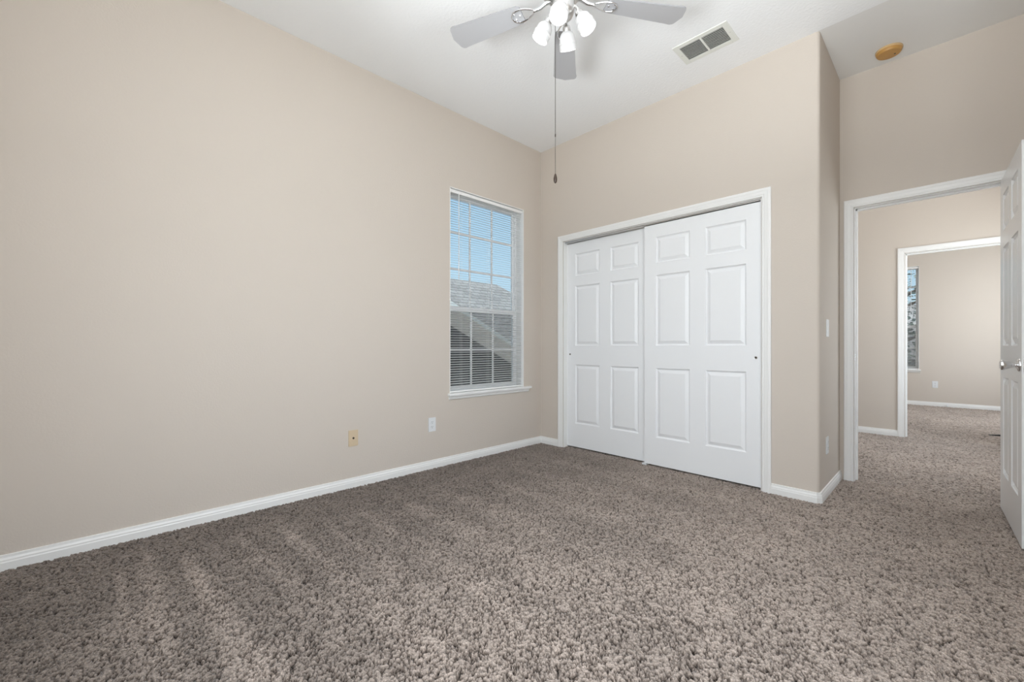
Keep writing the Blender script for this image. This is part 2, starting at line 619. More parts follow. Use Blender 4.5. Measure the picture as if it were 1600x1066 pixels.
def casing(name, x0, x1, zt, yface, sgn, label, mat=None):
    """Mitred door casing on a wall face at y = yface; sgn is the side it projects to."""
    mb = MB()
    rings = []
    for (bx, bz, dx, dz) in ((x0, -0.006, -1, 0), (x0, zt, -1, 1), (x1, zt, 1, 1), (x1, -0.006, 1, 0)):
        rings.append([(bx + dx * u, yface + sgn * w, bz + dz * u) for u, w in CAS])
    mb.rings(rings)
    o = mb.build(name, mat or M['trim'], smooth=False)
    return tag(o, label, 'door casing', kind='structure')


casing('trim_1', CO0 - 0.005, CO1 + 0.005, COZ + 0.003, 0, -1, 'white moulded casing around the closet opening')
casing('trim_2', DO0 - 0.003, DO1 + 0.003, DOZ + 0.003, YA, -1, 'white casing around the near open doorway')
casing('trim_3', HO0 - 0.005, HO1 + 0.005, HOZ + 0.004, YH, -1, 'white casing around the doorway to the far room')


def jamb(name, x0, x1, zt, y0, y1, label, stop=True, th=0.016):
    mb = MB()
    mb.box(x0 - 0.001, x0 + th - 0.012, y0, y1, -0.008, zt + 0.001)
    mb.box(x1 - th + 0.012, x1 + 0.001, y0, y1, -0.008, zt + 0.001)
    mb.box(x0, x1, y0, y1, zt - th + 0.012, zt + 0.001)
    if stop:
        ys = y0 + 0.045
        mb.box(x0, x0 + 0.014, ys, ys + 0.035, -0.008, zt)
        mb.box(x1 - 0.014, x1, ys, ys + 0.035, -0.008, zt)
        mb.box(x0, x1, ys, ys + 0.035, zt - 0.014, zt)
    o = mb.build(name, M['trim'])
    return tag(o, label, 'door jamb', kind='structure')


jamb('trim_4', CO0, CO1, COZ, 0.0, 0.112, 'white jamb lining the closet opening', stop=False)
j2 = jamb('trim_5', DO0, DO1, DOZ, YA, YA2, 'white jamb of the near doorway with a metal strike plate')
jamb('trim_6', HO0, HO1, HOZ, YH, YH2, 'white jamb of the doorway to the far room')
mb = MB()
mb.box(DO0 + 0.0035, DO0 + 0.0055, YA + 0.004, YA + 0.036, 0.905, 0.962)
mb.build('strike_plate', M['chrome'], j2, bevel=0.0008, label='small metal strike plate')
casing('trim_7', DO0 - 0.003, DO1 + 0.003, DOZ + 0.003, YA2, 1, 'white casing on the hall side of the near doorway')
casing('trim_8', HO0 - 0.005, HO1 + 0.005, HOZ + 0.004, YH2, 1, 'white casing on the far side of the second doorway')

BB = [(0.0, -0.008), (0.0135, -0.008), (0.0135, 0.034), (0.0115, 0.039), (0.0115, 0.046), (0.0075, 0.055), (0.0065, 0.066), (0.0, 0.068)]


def baseboard(name, path, label):
    """Path of (x, y) with the room on the right-hand side of travel."""
    mb = MB()
    P = [Vector((a, b)) for a, b in path]
    rings = []
    for i, q in enumerate(P):
        ns = []
        if i > 0:
            d = (q - P[i - 1]).normalized()
            ns.append(Vector((d.y, -d.x)))
        if i < len(P) - 1:
            d = (P[i + 1] - q).normalized()
            ns.append(Vector((d.y, -d.x)))
        n = ns[0] if len(ns) == 1 else (ns[0] + ns[1]) / (1 + ns[0].dot(ns[1]))
        rings.append([(q.x + n.x * u, q.y + n.y * u, z) for u, z in BB])
    mb.rings(rings)
    o = mb.build(name, M['trim'])
    return tag(o, label, 'baseboard', kind='structure')


baseboard('baseboard_left', [(0, YF), (0, 0)], 'white stepped baseboard along the long wall')
baseboard('baseboard_back', [(0.0065, 0), (CO0 - 0.062, 0)], 'short white baseboard left of the closet')
baseboard('baseboard_alcove', [(CO1 + 0.062, 0), (XC - 0.016, 0), (XC, 0.016), (XC, YA - 0.001)], 'white baseboard wrapping the rounded wall corner')
baseboard('baseboard_right', [(XR, YA), (XR, YF)], 'white baseboard along the wall behind the open door')
baseboard('baseboard_hall', [(-0.5, YH), (HO0 - 0.062, YH)], 'white baseboard seen through the doorway in the hall')
baseboard('baseboard_far', [(0.82, YB), (4.33, YB)], 'white baseboard of the far room')

# ------------------------------------------------------------------ six-panel doors


def panel_door(name, w, h, th, panels, mat, parent, back=True):
    """Moulded six-panel leaf in local x (0..w), y (0 front .. th), z (0..h); panels = (x0,x1,z0,z1)."""
    mb = MB()
    xs = sorted({0, w, *[p[0] for p in panels], *[p[1] for p in panels]})
    zs = sorted({0, h, *[p[2] for p in panels], *[p[3] for p in panels]})
    steps = [(0.0, 0.0), (0.003, 0.006), (0.010, 0.0115), (0.015, 0.0115), (0.038, 0.0015), (0.040, 0.0012)]
    bm = mb.bm
    cache = {}

    def vert(x, y, z):
        k = (round(x, 5), round(y, 5), round(z, 5))
        if k not in cache:
            cache[k] = bm.verts.new(k)
        return cache[k]

    for (y_of, flip) in (((lambda d: d), False), ((lambda d: th - d), True)):
        if flip and not back:
            continue
        for i in range(len(xs) - 1):
            for j in range(len(zs) - 1):
                cell = (xs[i], xs[i + 1], zs[j], zs[j + 1])
                hit = any(abs(cell[0] - p[0]) < 1e-6 and abs(cell[1] - p[1]) < 1e-6 and abs(cell[2] - p[2]) < 1e-6 and abs(cell[3] - p[3]) < 1e-6 for p in panels)
                x0, x1, z0, z1 = cell
                if not hit:
                    bm.faces.new([vert(x0, y_of(0), z0), vert(x1, y_of(0), z0), vert(x1, y_of(0), z1), vert(x0, y_of(0), z1)])
                else:
                    prev = None
                    for ins, dep in steps:
                        ring = [vert(x0 + ins, y_of(dep), z0 + ins), vert(x1 - ins, y_of(dep), z0 + ins),
                                vert(x1 - ins, y_of(dep), z1 - ins), vert(x0 + ins, y_of(dep), z1 - ins)]
                        if prev:
                            for k in range(4):
                                bm.faces.new((prev[k], prev[(k + 1) % 4], ring[(k + 1) % 4], ring[k]))
                        prev = ring
                    bm.faces.new(prev)
    if not back:
        bm.faces.new([vert(0, th, 0), vert(w, th, 0), vert(w, th, h), vert(0, th, h)])
        edge_x, edge_z = [0, w], [0, h]
    f_b = (lambda a: a)
    # leaf edges, subdivided like the front so that the mesh stays closed
    for x in (0, w):
        for j in range(len(zs) - 1):
            if back:
                bm.faces.new([vert(x, 0, zs[j]), vert(x, th, zs[j]), vert(x, th, zs[j + 1]), vert(x, 0, zs[j + 1])])
        if not back:
            bm.faces.new([vert(x, 0, z) for z in zs] + [vert(x, th, h), vert(x, th, 0)])
    for z in (0, h):
        for i in range(len(xs) - 1):
            if back:
                bm.faces.new([vert(xs[i], 0, z), vert(xs[i + 1], 0, z), vert(xs[i + 1], th, z), vert(xs[i], th, z)])
        if not back:
            bm.faces.new([vert(x, 0, z) for x in xs] + [vert(w, th, z), vert(0, th, z)])
    return mb.build(name, mat, parent)


ZP = [(0.232, 0.815), (1.004, 1.596), (1.697, 1.915)]   # panel rows, from the bottom of the leaf


def closet_door(name, x0, w, y, label, pull_x, p1, p2):
    root = empty(name, (x0, y, 0.014))
    tag(root, label, 'closet door', kind='structure')
    pan = [(p1[0] - x0, p1[1] - x0, a, b) for a, b in ZP] + [(p2[0] - x0, p2[1] - x0, a, b) for a, b in ZP]
    panel_door('door_leaf', w, 2.022, 0.034, pan, M['door'], root, back=False)
    m4 = Matrix.Translation((pull_x - x0, 0, 0.918)) @ Matrix.Rotation(R(90), 4, 'X')
    MB().lathe([(0.011, -0.002), (0.0115, 0.0015), (0.010, 0.0025), (0.0085, 0.0018)], 24, m4).build('finger_pull', M['nickel'], root, smooth=True, label='small round metal finger pull')
    MB().lathe([(0.0075, 0.0005), (0.0075, 0.0026)], 20, m4).build('pull_cup', M['pull'], root, label='dark recess of the pull')
    return root


closet_door('door_1', 0.303, 0.905, 0.058, 'left sliding six panel closet door, set behind the other', 0.342, (0.405, 0.690), (0.810, 1.095))
closet_door('door_2', 1.174, 0.899, 0.018, 'right sliding six panel closet door, overlapping in front', 2.034, (1.276, 1.563), (1.682, 1.971))

# sliding track behind the head of the closet opening, and the closet's own shell
mb = MB()
mb.box(CO0 + 0.004, CO1 - 0.004, 0.012, 0.100, 2.0425, 2.0515)
mb.box(CO0 + 0.004, CO1 - 0.004, 0.0535, 0.0555, 2.037, 2.0425)
o = mb.build('closet_track', M['nickel'])
tag(o, 'metal sliding track at the head of the closet opening', 'door track')
mb = MB()
mb.box(1.155, 1.195, 0.008, 0.056, 0.0, 0.013)
o = mb.build('floor_guide', M['plastic'])
tag(o, 'small floor guide between the two sliding closet doors', 'door guide')

# entry door, open into the room beside the right wall
door = empty('door_3', (3.2135, 0.700, 0.014), R(-90 + 2.0))
tag(door, 'white glossy six panel door standing open at the right edge', 'door', kind='structure')
# local x runs from the hinge to the latch edge, local y = 0 is the face turned to the doorway side
W3 = 0.757
st, mid = 0.108, 0.100
pw = (W3 - 2 * st - mid) / 2
pan = [(st, st + pw, a, b) for a, b in ZP] + [(st + pw + mid, W3 - st, a, b) for a, b in ZP]
leaf = panel_door('door_leaf', W3, 2.022, 0.035, pan, M['gloss_door'], door, back=True)


KX, KZ = W3 - 0.060, 0.905
for sgn, y0 in ((-1, 0.0), (1, 0.035)):
    k = Matrix.Translation((KX, y0, KZ)) @ Matrix.Rotation(R(90) if sgn < 0 else R(-90), 4, 'X')
    ko = MB().lathe([(0.010, 0.008), (0.0105, 0.020), (0.012, 0.026), (0.0185, 0.036), (0.0245, 0.048), (0.0262, 0.056), (0.0245, 0.063), (0.017, 0.067), (0.004, 0.068)], 28, k).build('door_knob', M['chrome'], door, smooth=True, label='chrome door knob')
    MB().lathe([(0.032, 0.0), (0.032, 0.003), (0.029, 0.007), (0.016, 0.010), (0.013, 0.013)], 28, k).build('rosette', M['chrome'], ko, smooth=True)
mb = MB()
mb.box(W3 - 0.001, W3 + 0.0015, 0.005, 0.030, KZ - 0.029, KZ + 0.029)
fp = mb.build('latch_plate', M['chrome'], door, bevel=0.0006, label='chrome latch faceplate')
mb = MB()
mb.box(W3, W3 + 0.010, 0.011, 0.024, KZ - 0.008, KZ + 0.008)
mb.build('latch_bolt', M['nickel'], fp, bevel=0.001)
for hz in (0.22, 1.02, 1.82):
    mb = MB()
    mb.tube([(-0.004, 0.040, hz - 0.045), (-0.004, 0.040, hz + 0.045)], 0.006, 12)
    mb.box(-0.0012, 0.0004, 0.008, 0.038, hz - 0.044, hz + 0.044)
    mb.build('hinge', M['nickel'], door, label='metal butt hinge')

# ------------------------------------------------------------------ windows


def window(name, origin, rz, label, sill_label=None):
    """Single-hung window; local x = outwards depth, local y = along the wall, z up. y in 0..0.906."""
    root = empty(name, origin, rz)
    tag(root, label, 'window', kind='structure')
    w, z0, z1 = WIN_Y1 - WIN_Y0, WIN_Z0, WIN_Z1
    D0, D1 = 0.098, 0.142
    # lined reveal
    mb = MB()
    for (a, b, c, d) in ((-0.002, 0.004, z0, z1), (w - 0.004, w + 0.002, z0, z1)):
        mb.box(-0.0015, D0, a, b, c, d)
    mb.box(-0.0015, D0, 0, w, z1 - 0.004, z1 + 0.002)
    mb.build('reveal_lining', M['trim'], root)
    # outer frame
    mb = MB()
    ring_frame(mb, (0, w, z0 - 0.01, z1), (0.032, w - 0.032, z0 + 0.030, z1 - 0.028), 'x', D0, D1)
    mb.build('window_frame', M['vinyl'], root, bevel=0.002)
    zm = 1.352
    # upper sash, set outwards
    mb = MB()
    a0, a1 = 0.118, 0.138
    ring_frame(mb, (0.030, w - 0.030, zm - 0.022, z1 - 0.026), (0.046, w - 0.046, zm + 0.022, z1 - 0.040), 'x', a0, a1)
    up = mb.build('upper_sash', M['vinyl'], root, bevel=0.0015)
    mb = MB()
    for k in (1, 2):
        yc = 0.046 + (w - 0.092) * k / 3
        mb.box(a0 + 0.006, a0 + 0.014, yc - 0.009, yc + 0.009, zm + 0.022, z1 - 0.040)
    for zc in (2.042, 1.711):
        mb.box(a0 + 0.0055, a0 + 0.0145, 0.046, w - 0.046, zc - 0.009, zc + 0.009)
    mb.build('muntins', M['vinyl'], up)
    mb = MB()
    mb.box(a0 + 0.009, a0 + 0.011, 0.046, w - 0.046, zm + 0.022, z1 - 0.040)
    mb.build('pane', M['glass'], up)
    # lower sash, nearer to the room
    mb = MB()
    b0, b1 = 0.100, 0.117
    ring_frame(mb, (0.030, w - 0.030, z0 + 0.028, zm + 0.022), (0.048, w - 0.048, z0 + 0.046, zm - 0.022), 'x', b0, b1)
    lo = mb.build('lower_sash', M['vinyl'], root, bevel=0.0015)
    mb = MB()
    for k in (1, 2):
        yc = 0.048 + (w - 0.096) * k / 3
        mb.box(b0 + 0.005, b0 + 0.012, yc - 0.009, yc + 0.009, z0 + 0.046, zm - 0.022)
    mb.box(b0 + 0.0045, b0 + 0.0125, 0.048, w - 0.048, 0.980 - 0.009, 0.980 + 0.009)
    mb.build('muntins', M['vinyl'], lo)
    mb = MB()
    mb.box(b0 + 0.0075, b0 + 0.0095, 0.048, w - 0.048, z0 + 0.046, zm - 0.022)
    mb.build('pane', M['glass'], lo)
    mb = MB()
    mb.box(b0 - 0.004, b0 + 0.010, w / 2 - 0.03, w / 2 + 0.03, zm + 0.022, zm + 0.030)
    mb.build('sash_lock', M['vinyl'], lo, bevel=0.001)
    mb = MB()
    mb.box(0.1395, 0.1405, 0.034, w - 0.034, z0 + 0.030, zm - 0.010)
    mb.build('insect_screen', M['screen'], root, label='grey insect screen over the lower sash')
    # stool and apron
    mb = MB()
    mb.box(-0.002, D0, 0.001, w - 0.001, z0 - 0.0205, z0 - 0.0004)
    mb.box(-0.030, -0.0005, -0.024, w + 0.094, z0 - 0.021, z0)
    sl = mb.build('window_sill', M['trim'], root, bevel=0.004)
    mb = MB()
    pr = [(0, z0 - 0.021), (-0.022, z0 - 0.021), (-0.020, z0 - 0.030), (-0.013, z0 - 0.034), (-0.011, z0 - 0.046), (-0.006, z0 - 0.053), (0, z0 - 0.053)]
    mb.rings([[(x, -0.014, z) for x, z in pr], [(x, w + 0.07, z) for x, z in pr]])
    mb.build('apron', M['trim'], sl)
    return root


def blind(name, origin, rz, label, group):
    root = empty(name, origin, rz)
    tag(root, label, 'blinds', group)
    w, z0, z1 = WIN_Y1 - WIN_Y0, WIN_Z0, WIN_Z1
    mb = MB()
    mb.box(0.012, 0.040, 0.008, w - 0.008, z1 - 0.036, z1 - 0.008)
    mb.build('headrail', M['blind'], root, bevel=0.002)
    xc = 0.028
    mb = MB()
    pitch, zt, zb = 0.0212, z1 - 0.050, z0 + 0.026
    n = int((zt - zb) / pitch)
    tilt = R(13)
    for i in range(n + 1):
        z = zt - i * pitch
        up, dn = [], []
        for s in (-1, -0.5, 0, 0.5, 1):
            u = s * 0.0125
            crown = 0.0016 * (1 - s * s)
            x = xc + u * math.cos(tilt) - crown * math.sin(tilt)
            zz = z + u * math.sin(tilt) + crown * math.cos(tilt)
            up.append((x, zz + 0.0002))
            dn.append((x, zz - 0.0002))
        pr = up + dn[::-1]
        mb.rings([[(x, 0.012, zz) for x, zz in pr], [(x, w - 0.012, zz) for x, zz in pr]])
    mb.build('slats', M['slat'], root)
    mb = MB()
    mb.box(xc - 0.012, xc + 0.012, 0.011, w - 0.011, z0 + 0.004, z0 + 0.016)
    mb.build('bottom_rail', M['blind'], root, bevel=0.002)
    for yc in (0.14, w / 2, w - 0.14):
        mb = MB()
        for dx in (-0.0118, 0.0118):
            mb.tube([(xc + dx, yc, z0 + 0.012), (xc + dx, yc, z1 - 0.030)], 0.0006, 6)
        mb.build('ladder_cord', M['blind'], root)
    mb = MB()
    mb.tube([(0.006, 0.100, z1 - 0.030), (0.006, 0.100, 1.600)], 0.0038, 8)
    mb.build('tilt_wand', M['plastic'], root, smooth=True)
    return root


# left wall: outwards is -x, along the wall is +y -> rotate 180 about z would flip y, so mirror through the frame below
def mirror_tree(o):
    for c in o.children_recursive:
        if c.type == 'MESH':
            for v in c.data.vertices:
                v.co.x = -v.co.x
            c.data.flip_normals()


window('window_1', (0, WIN_Y0, 0), 0, 'white gridded window with a sill in the long wall')
bl1 = blind('window_blind', (0, WIN_Y0, 0), 0, 'open white mini blinds in the near window showing a neighbouring roof', 'white mini blinds')
mirror_tree(bpy.data.objects['window_1'])
mirror_tree(bl1)
# far wall: outwards is +y; rotating by 90 degrees turns local x to +y and local y to -x
window('window_2', (FW_X1, YB, 0), R(90), 'narrow sliver of a window in the far room')
bl2 = blind('window_blind', (FW_X1, YB, 0), R(90), 'white mini blinds in the far room window seen through two doorways', 'white mini blinds')

# ------------------------------------------------------------------ wall plates


def to_wall(pos, normal):
    """Local x = across, y = out of the wall, z up."""
    n = Vector(normal)
    x = Vector((0, 0, 1)).cross(n) * -1
    m = Matrix((x, n, Vector((0, 0, 1)))).transposed().to_4x4()
    m.translation = Vector(pos)
    return m


def plate_root(name, pos, normal, label, cat, group=None):
    root = empty(name)
    root.matrix_world = to_wall(pos, normal)
    return tag(root, label, cat, group)


def cover(root, mat, w=0.070, h=0.115):
    mb = MB()
    mb.box(-w / 2, w / 2, 0, 0.0055, -h / 2, h / 2)
    return mb.build('cover_plate', mat, root, bevel=0.002)


def screw(parent, x, z, mat, y=0.0055):
    MB().lathe([(0.0032, 0.0), (0.0032, 0.0008), (0.002, 0.0014)], 12, Matrix.Translation((x, y, z)) @ Matrix.Rotation(R(-90), 4, 'X')).build('screw', mat, parent, smooth=True)


def outlet(pos, normal, label):
    root = plate_root('power_outlet', pos, normal, label, 'outlet', 'white duplex outlets')
    cv = cover(root, M['plastic'])
    screw(cv, 0, 0, M['plastic'])
    for zc in (-0.0195, 0.0195):
        ring = []
        for k in range(24):
            a = 2 * math.pi * k / 24
            ring.append((max(-0.0145, min(0.0145, 0.0172 * math.cos(a))), 0.0172 * math.sin(a) * 0.86))
        mb = MB()
        mb.rings([[(x, 0.004, zc + z) for x, z in ring], [(x, 0.0078, zc + z) for x, z in ring]])
        f = mb.build('receptacle', M['plastic'], root)
        mb = MB()
        mb.box(-0.0072, -0.0052, 0.0074, 0.0081, zc - 0.001, zc + 0.0075)
        mb.box(0.0052, 0.0072, 0.0074, 0.0081, zc, zc + 0.007)
        mb.box(-0.0022, 0.0022, 0.0074, 0.0081, zc - 0.0105, zc - 0.006)
        mb.build('slots', M['dark'], f)
    return root


outlet((0, -1.352, 0.363), (1, 0, 0), 'white outlet low on the long wall near the window')
outlet((XC, 0.236, 0.338), (1, 0, 0), 'white outlet low on the narrow entry nook wall')
outlet((2.831, YB, 0.363), (0, -1, 0), 'tiny white outlet on the far room wall right of its window')

cx_ = plate_root('cable_plate', (0, -2.020, 0.352), (1, 0, 0), 'almond cable plate with a dark centre jack on the long wall', 'cable plate')
cv = cover(cx_, M['almond'])
screw(cv, 0, 0.042, M['almond'])
screw(cv, 0, -0.042, M['almond'])
jm = Matrix.Rotation(R(-90), 4, 'X')
jk = MB().lathe([(0.0075, 0.004), (0.0075, 0.0065), (0.0048, 0.0068), (0.0048, 0.013), (0.002, 0.0132)], 18, jm).build('cable_jack', M['pull'], cx_, smooth=True, label='dark threaded jack')
MB().lathe([(0.0018, 0.0130), (0.0018, 0.0138)], 10, jm).build('jack_hole', M['dark'], jk)

sw = plate_root('light_switch', (XC, 0.245, 1.138), (1, 0, 0), 'white rocker light switch on the narrow entry nook wall', 'light switch')
cv = cover(sw, M['plastic'], 0.074, 0.118)
mb = MB()
pr = [(0.004, -0.033), (0.0095, -0.033), (0.0068, 0.0), (0.0072, 0.033), (0.004, 0.033)]
mb.rings([[(-0.0165, y, z) for y, z in pr], [(0.0165, y, z) for y, z in pr]])
mb.build('rocker', M['plastic'], sw)

# doorstop on the far baseboard
ds = empty('door_stop', (2.974, YB - 0.0135, 0.030))
tag(ds, 'small white doorstop on the far room baseboard', 'doorstop')
m4 = Matrix.Rotation(R(90), 4, 'X')
MB().lathe([(0.011, 0.0), (0.011, 0.004), (0.006, 0.006)], 14, m4).build('mount', M['nickel'], ds, smooth=True)
pts = []
for k in range(90):
    a = k * 0.7
    pts.append((0.006 * math.cos(a), -0.006 - k * 0.0006, 0.006 * math.sin(a)))
MB().tube(pts, 0.0011, 5).build('spring', M['nickel'], ds, smooth=True)
MB().lathe([(0.009, 0.058), (0.010, 0.066), (0.007, 0.074)], 14, m4).build('tip', M['plastic'], ds, smooth=True)

# unidentified dark mark on the far room carpet, modelled as a small wedge
wd = MB()
wd.rings([[(-0.07, -0.018, 0.0), (-0.07, 0.018, 0.0), (-0.07, 0.018, 0.003), (-0.07, -0.018, 0.003)],
          [(0.07, -0.018, 0.0), (0.07, 0.018, 0.0), (0.07, 0.018, 0.024), (0.07, -0.018, 0.024)]])
wo = wd.build('dark_wedge', M['black_matt'], bevel=0.001)
wo.location = (3.375, 3.93, 0.0)
tag(wo, 'small unidentified dark object lying on the far room carpet near the open door', 'door wedge')

# ------------------------------------------------------------------ ceiling vent
vt = empty('air_vent', (1.847, -0.407, H))
tag(vt, 'white ceiling air vent with two banks of dark slats', 'air vent')
VW, VH = 0.352, 0.232
mb = MB()
ring_frame(mb, (-VW / 2, VW / 2, -VH / 2, VH / 2), (-0.140, 0.140, -0.082, 0.082), 'y', -0.006, 0.0)
for v in mb.bm.verts:      # the frame was laid out upright: tip it to lie against the ceiling
    v.co = Vector((v.co.x, v.co.z, v.co.y))
mb.box(-0.006, 0.006, -0.082, 0.082, -0.007, 0.002)
mb.build('vent_frame', M['vent'], vt, bevel=0.0015)
mb = MB()
mb.box(-0.141, 0.141, -0.083, 0.083, -0.0012, -0.0002)
mb.build('duct_opening', M['duct'], vt, label='dark duct behind the slats')
for xa, xb in ((-0.140, -0.006), (0.006, 0.140)):
    mb = MB()
    for k in range(11):
        yc = -0.074 + k * 0.0148
        pr = [(yc - 0.0006, -0.0066), (yc + 0.0006, -0.0066), (yc + 0.0016, -0.0014), (yc + 0.0004, -0.0014)]
        mb.rings([[(xa, y, z) for y, z in pr], [(xb, y, z) for y, z in pr]])
    mb.build('slat_bank', M['vent_slat'], vt, label='bank of angled slats')
for sx in (-1, 1):
    MB().lathe([(0.004, -0.006), (0.004, -0.0072), (0.002, -0.0078)], 12, Matrix.Translation((sx * 0.158, 0, 0))).build('screw', M['nickel'], vt, smooth=True)

# ------------------------------------------------------------------ smoke detector
sd = empty('smoke_detector', (2.703, 0.560, H))
tag(sd, 'round yellowed smoke detector on the entry nook ceiling', 'smoke detector')
MB().lathe([(0.072, 0.0), (0.073, -0.008), (0.069, -0.012)], 40).build('base', M['yellow_base'], sd, smooth=True, label='paler base ring')
MB().lathe([(0.068, -0.011), (0.068, -0.022), (0.062, -0.031), (0.040, -0.034), (0.006, -0.034)], 40).build('cover', M['yellowed'], sd, smooth=True)
a_ = R(-45)
MB().lathe([(0.0055, -0.033), (0.0055, -0.0352), (0.003, -0.0358)], 14, Matrix.Translation((0.030, 0.012, 0))).build('test_button', M['pull'], sd, smooth=True, label='dark test button')

# ------------------------------------------------------------------ ceiling fan
FANC = (1.640, -1.655)
ZB = 2.76
fan = empty('ceiling_fan', (FANC[0], FANC[1], 0))
tag(fan, 'silver five blade ceiling fan with four lit glass shades', 'ceiling fan')
MB().lathe([(0.070, H), (0.070, H - 0.012), (0.060, H - 0.035), (0.030, H - 0.050), (0.016, H - 0.052)], 32).build('canopy', M['nickel'], fan, smooth=True)
MB().lathe([(0.0125, H - 0.04), (0.0125, 2.93)], 16).build('downrod', M['nickel'], fan, smooth=True)
MB().lathe([(0.02, 2.945), (0.06, 2.940), (0.112, 2.915), (0.128, 2.885), (0.128, 2.835), (0.112, 2.805), (0.085, 2.790), (0.06, 2.786)], 40).build('motor_housing', M['nickel'], fan, smooth=True)
MB().lathe([(0.078, 2.788), (0.080, 2.770), (0.060, 2.764), (0.052, 2.760)], 36).build('flywheel', M['nickel'], fan, smooth=True)
MB().lathe([(0.050, 2.764), (0.055, 2.735), (0.055, 2.695), (0.045, 2.672), (0.028, 2.660), (0.010, 2.655)], 36).build('switch_housing', M['nickel'], fan, smooth=True)


def blade_outline():
    L0, L1 = 0.215, 0.655
    w0, w1 = 0.052, 0.074
    pts = []
    # lower side root -> tip, rounded tip, back along the upper side
    pts.append((L0 + 0.012, -w0 * 0.80))
    pts.append((L0 + 0.03, -w0))
    for t in np.linspace(0.15, 0.86, 6):
        pts.append((L0 + (L1 - L0) * t, -(w0 + (w1 - w0) * t)))
    cr = 0.028
    xe = L1 - 0.012
    for a in np.linspace(-90, -25, 6):
        pts.append((xe - cr + cr * math.cos(R(a)), -w1 + cr + cr * math.sin(R(a))))
    pts.append((L1, 0.0))
    for a in np.linspace(25, 90, 6):
        pts.append((xe - cr + cr * math.cos(R(a)), w1 - cr + cr * math.sin(R(a))))
    for t in np.linspace(0.86, 0.15, 6):
        pts.append((L0 + (L1 - L0) * t, (w0 + (w1 - w0) * t)))
    pts.append((L0 + 0.03, w0))
    pts.append((L0 + 0.012, w0 * 0.80))
    return pts


def make_blade(i, az):
    m = Matrix.Rotation(az, 4, 'Z') @ Matrix.Translation((0, 0, ZB)) @ Matrix.Rotation(R(BLADE_PITCH), 4, 'X')
    out = blade_outline()
    mb = MB()
    mb.rings([[m @ Vector((x, y, 0.0)) for x, y in out], [m @ Vector((x, y, 0.006)) for x, y in out]])
    b = mb.build('blade', M['blade'], fan)
    b.data.materials.append(M['blade_edge'])
    for p in b.data.polygons:
        if len(p.vertices) == 4:
            p.material_index = 1
    # bracket: an open teardrop loop under the blade root plus a flat arm to the flywheel
    loop = []
    for k in range(28):
        a = 2 * math.pi * k / 28
        loop.append(m @ Vector((0.222 + 0.062 * math.cos(a), 0.034 * math.sin(a) * (1.0 + 0.35 * math.cos(a)), -0.005)))
    mb = MB()
    mb.tube(loop, 0.0042, 8, closed_path=True)
    arm = [m @ Vector((0.165, 0.0, -0.006)), m @ Vector((0.120, 0.0, -0.006))]
    q = Matrix.Rotation(az, 4, 'Z')
    mb.tube([m @ Vector((0.163, 0, -0.006)), m @ Vector((0.125, 0, -0.003)), q @ Vector((0.095, 0, ZB + 0.012)), q @ Vector((0.060, 0, ZB + 0.016))], [0.007, 0.009, 0.011, 0.012], 10)
    for sx, sy in ((0.268, 0.016), (0.268, -0.016), (0.240, 0.0)):
        mb.lathe([(0.005, 0.001), (0.005, -0.004), (0.003, -0.006)], 10, m @ Matrix.Translation((sx, sy, 0)))
    mb.build('blade_iron', M['chrome'], b, smooth=True, label='chrome bracket with an open loop')


BLADE_PITCH = 8
for i in range(5):
    make_blade(i, R(10.3 + 72 * i) + YAW)

LP0 = R(-18) + YAW
for i in range(4):
    az = LP0 + i * math.pi / 2
    q = Matrix.Rotation(az, 4, 'Z')
    tilt = R(28)
    # arm from the housing outwards and down to the socket
    top = Vector((0.077, 0, 2.672))
    ax = Vector((math.sin(tilt), 0, -math.cos(tilt)))
    pts = [q @ Vector(p) for p in ((0.040, 0, 2.706), (0.055, 0, 2.712), (0.067, 0, 2.703), (0.074, 0, 2.686), top)]
    ar = MB().tube(pts, 0.0075, 10).build('lamp_arm', M['nickel'], fan, smooth=True)
    fr = q @ Matrix.Translation(top) @ Matrix.Rotation(math.pi - tilt, 4, 'Y') @ Matrix.Scale(0.88, 4)
    MB().lathe([(0.012, -0.012), (0.020, -0.008), (0.0235, 0.004), (0.0235, 0.026), (0.021, 0.028)], 24, fr).build('socket_cup', M['nickel'], ar, smooth=True)
    prof = [(0.022, 0.018), (0.033, 0.026), (0.042, 0.040), (0.0460, 0.058), (0.0470, 0.072), (0.0505, 0.076), (0.0505, 0.082), (0.0480, 0.085), (0.0490, 0.100), (0.0500, 0.113)]
    inner = [(r - 0.003, z) for r, z in prof[::-1]]
    sh = MB()
    sh.lathe(prof + inner, 32, fr, cap=False)
    s_ = sh.build('lamp_shade', M['shade'], ar, smooth=True, label='frosted glass bell shade, lit')
    MB().lathe([(0.012, 0.026), (0.016, 0.044), (0.027, 0.066), (0.031, 0.082), (0.028, 0.097), (0.016, 0.107), (0.003, 0.109)], 24, fr).build('bulb', M['bulb'], ar, smooth=True, label='lit bulb')

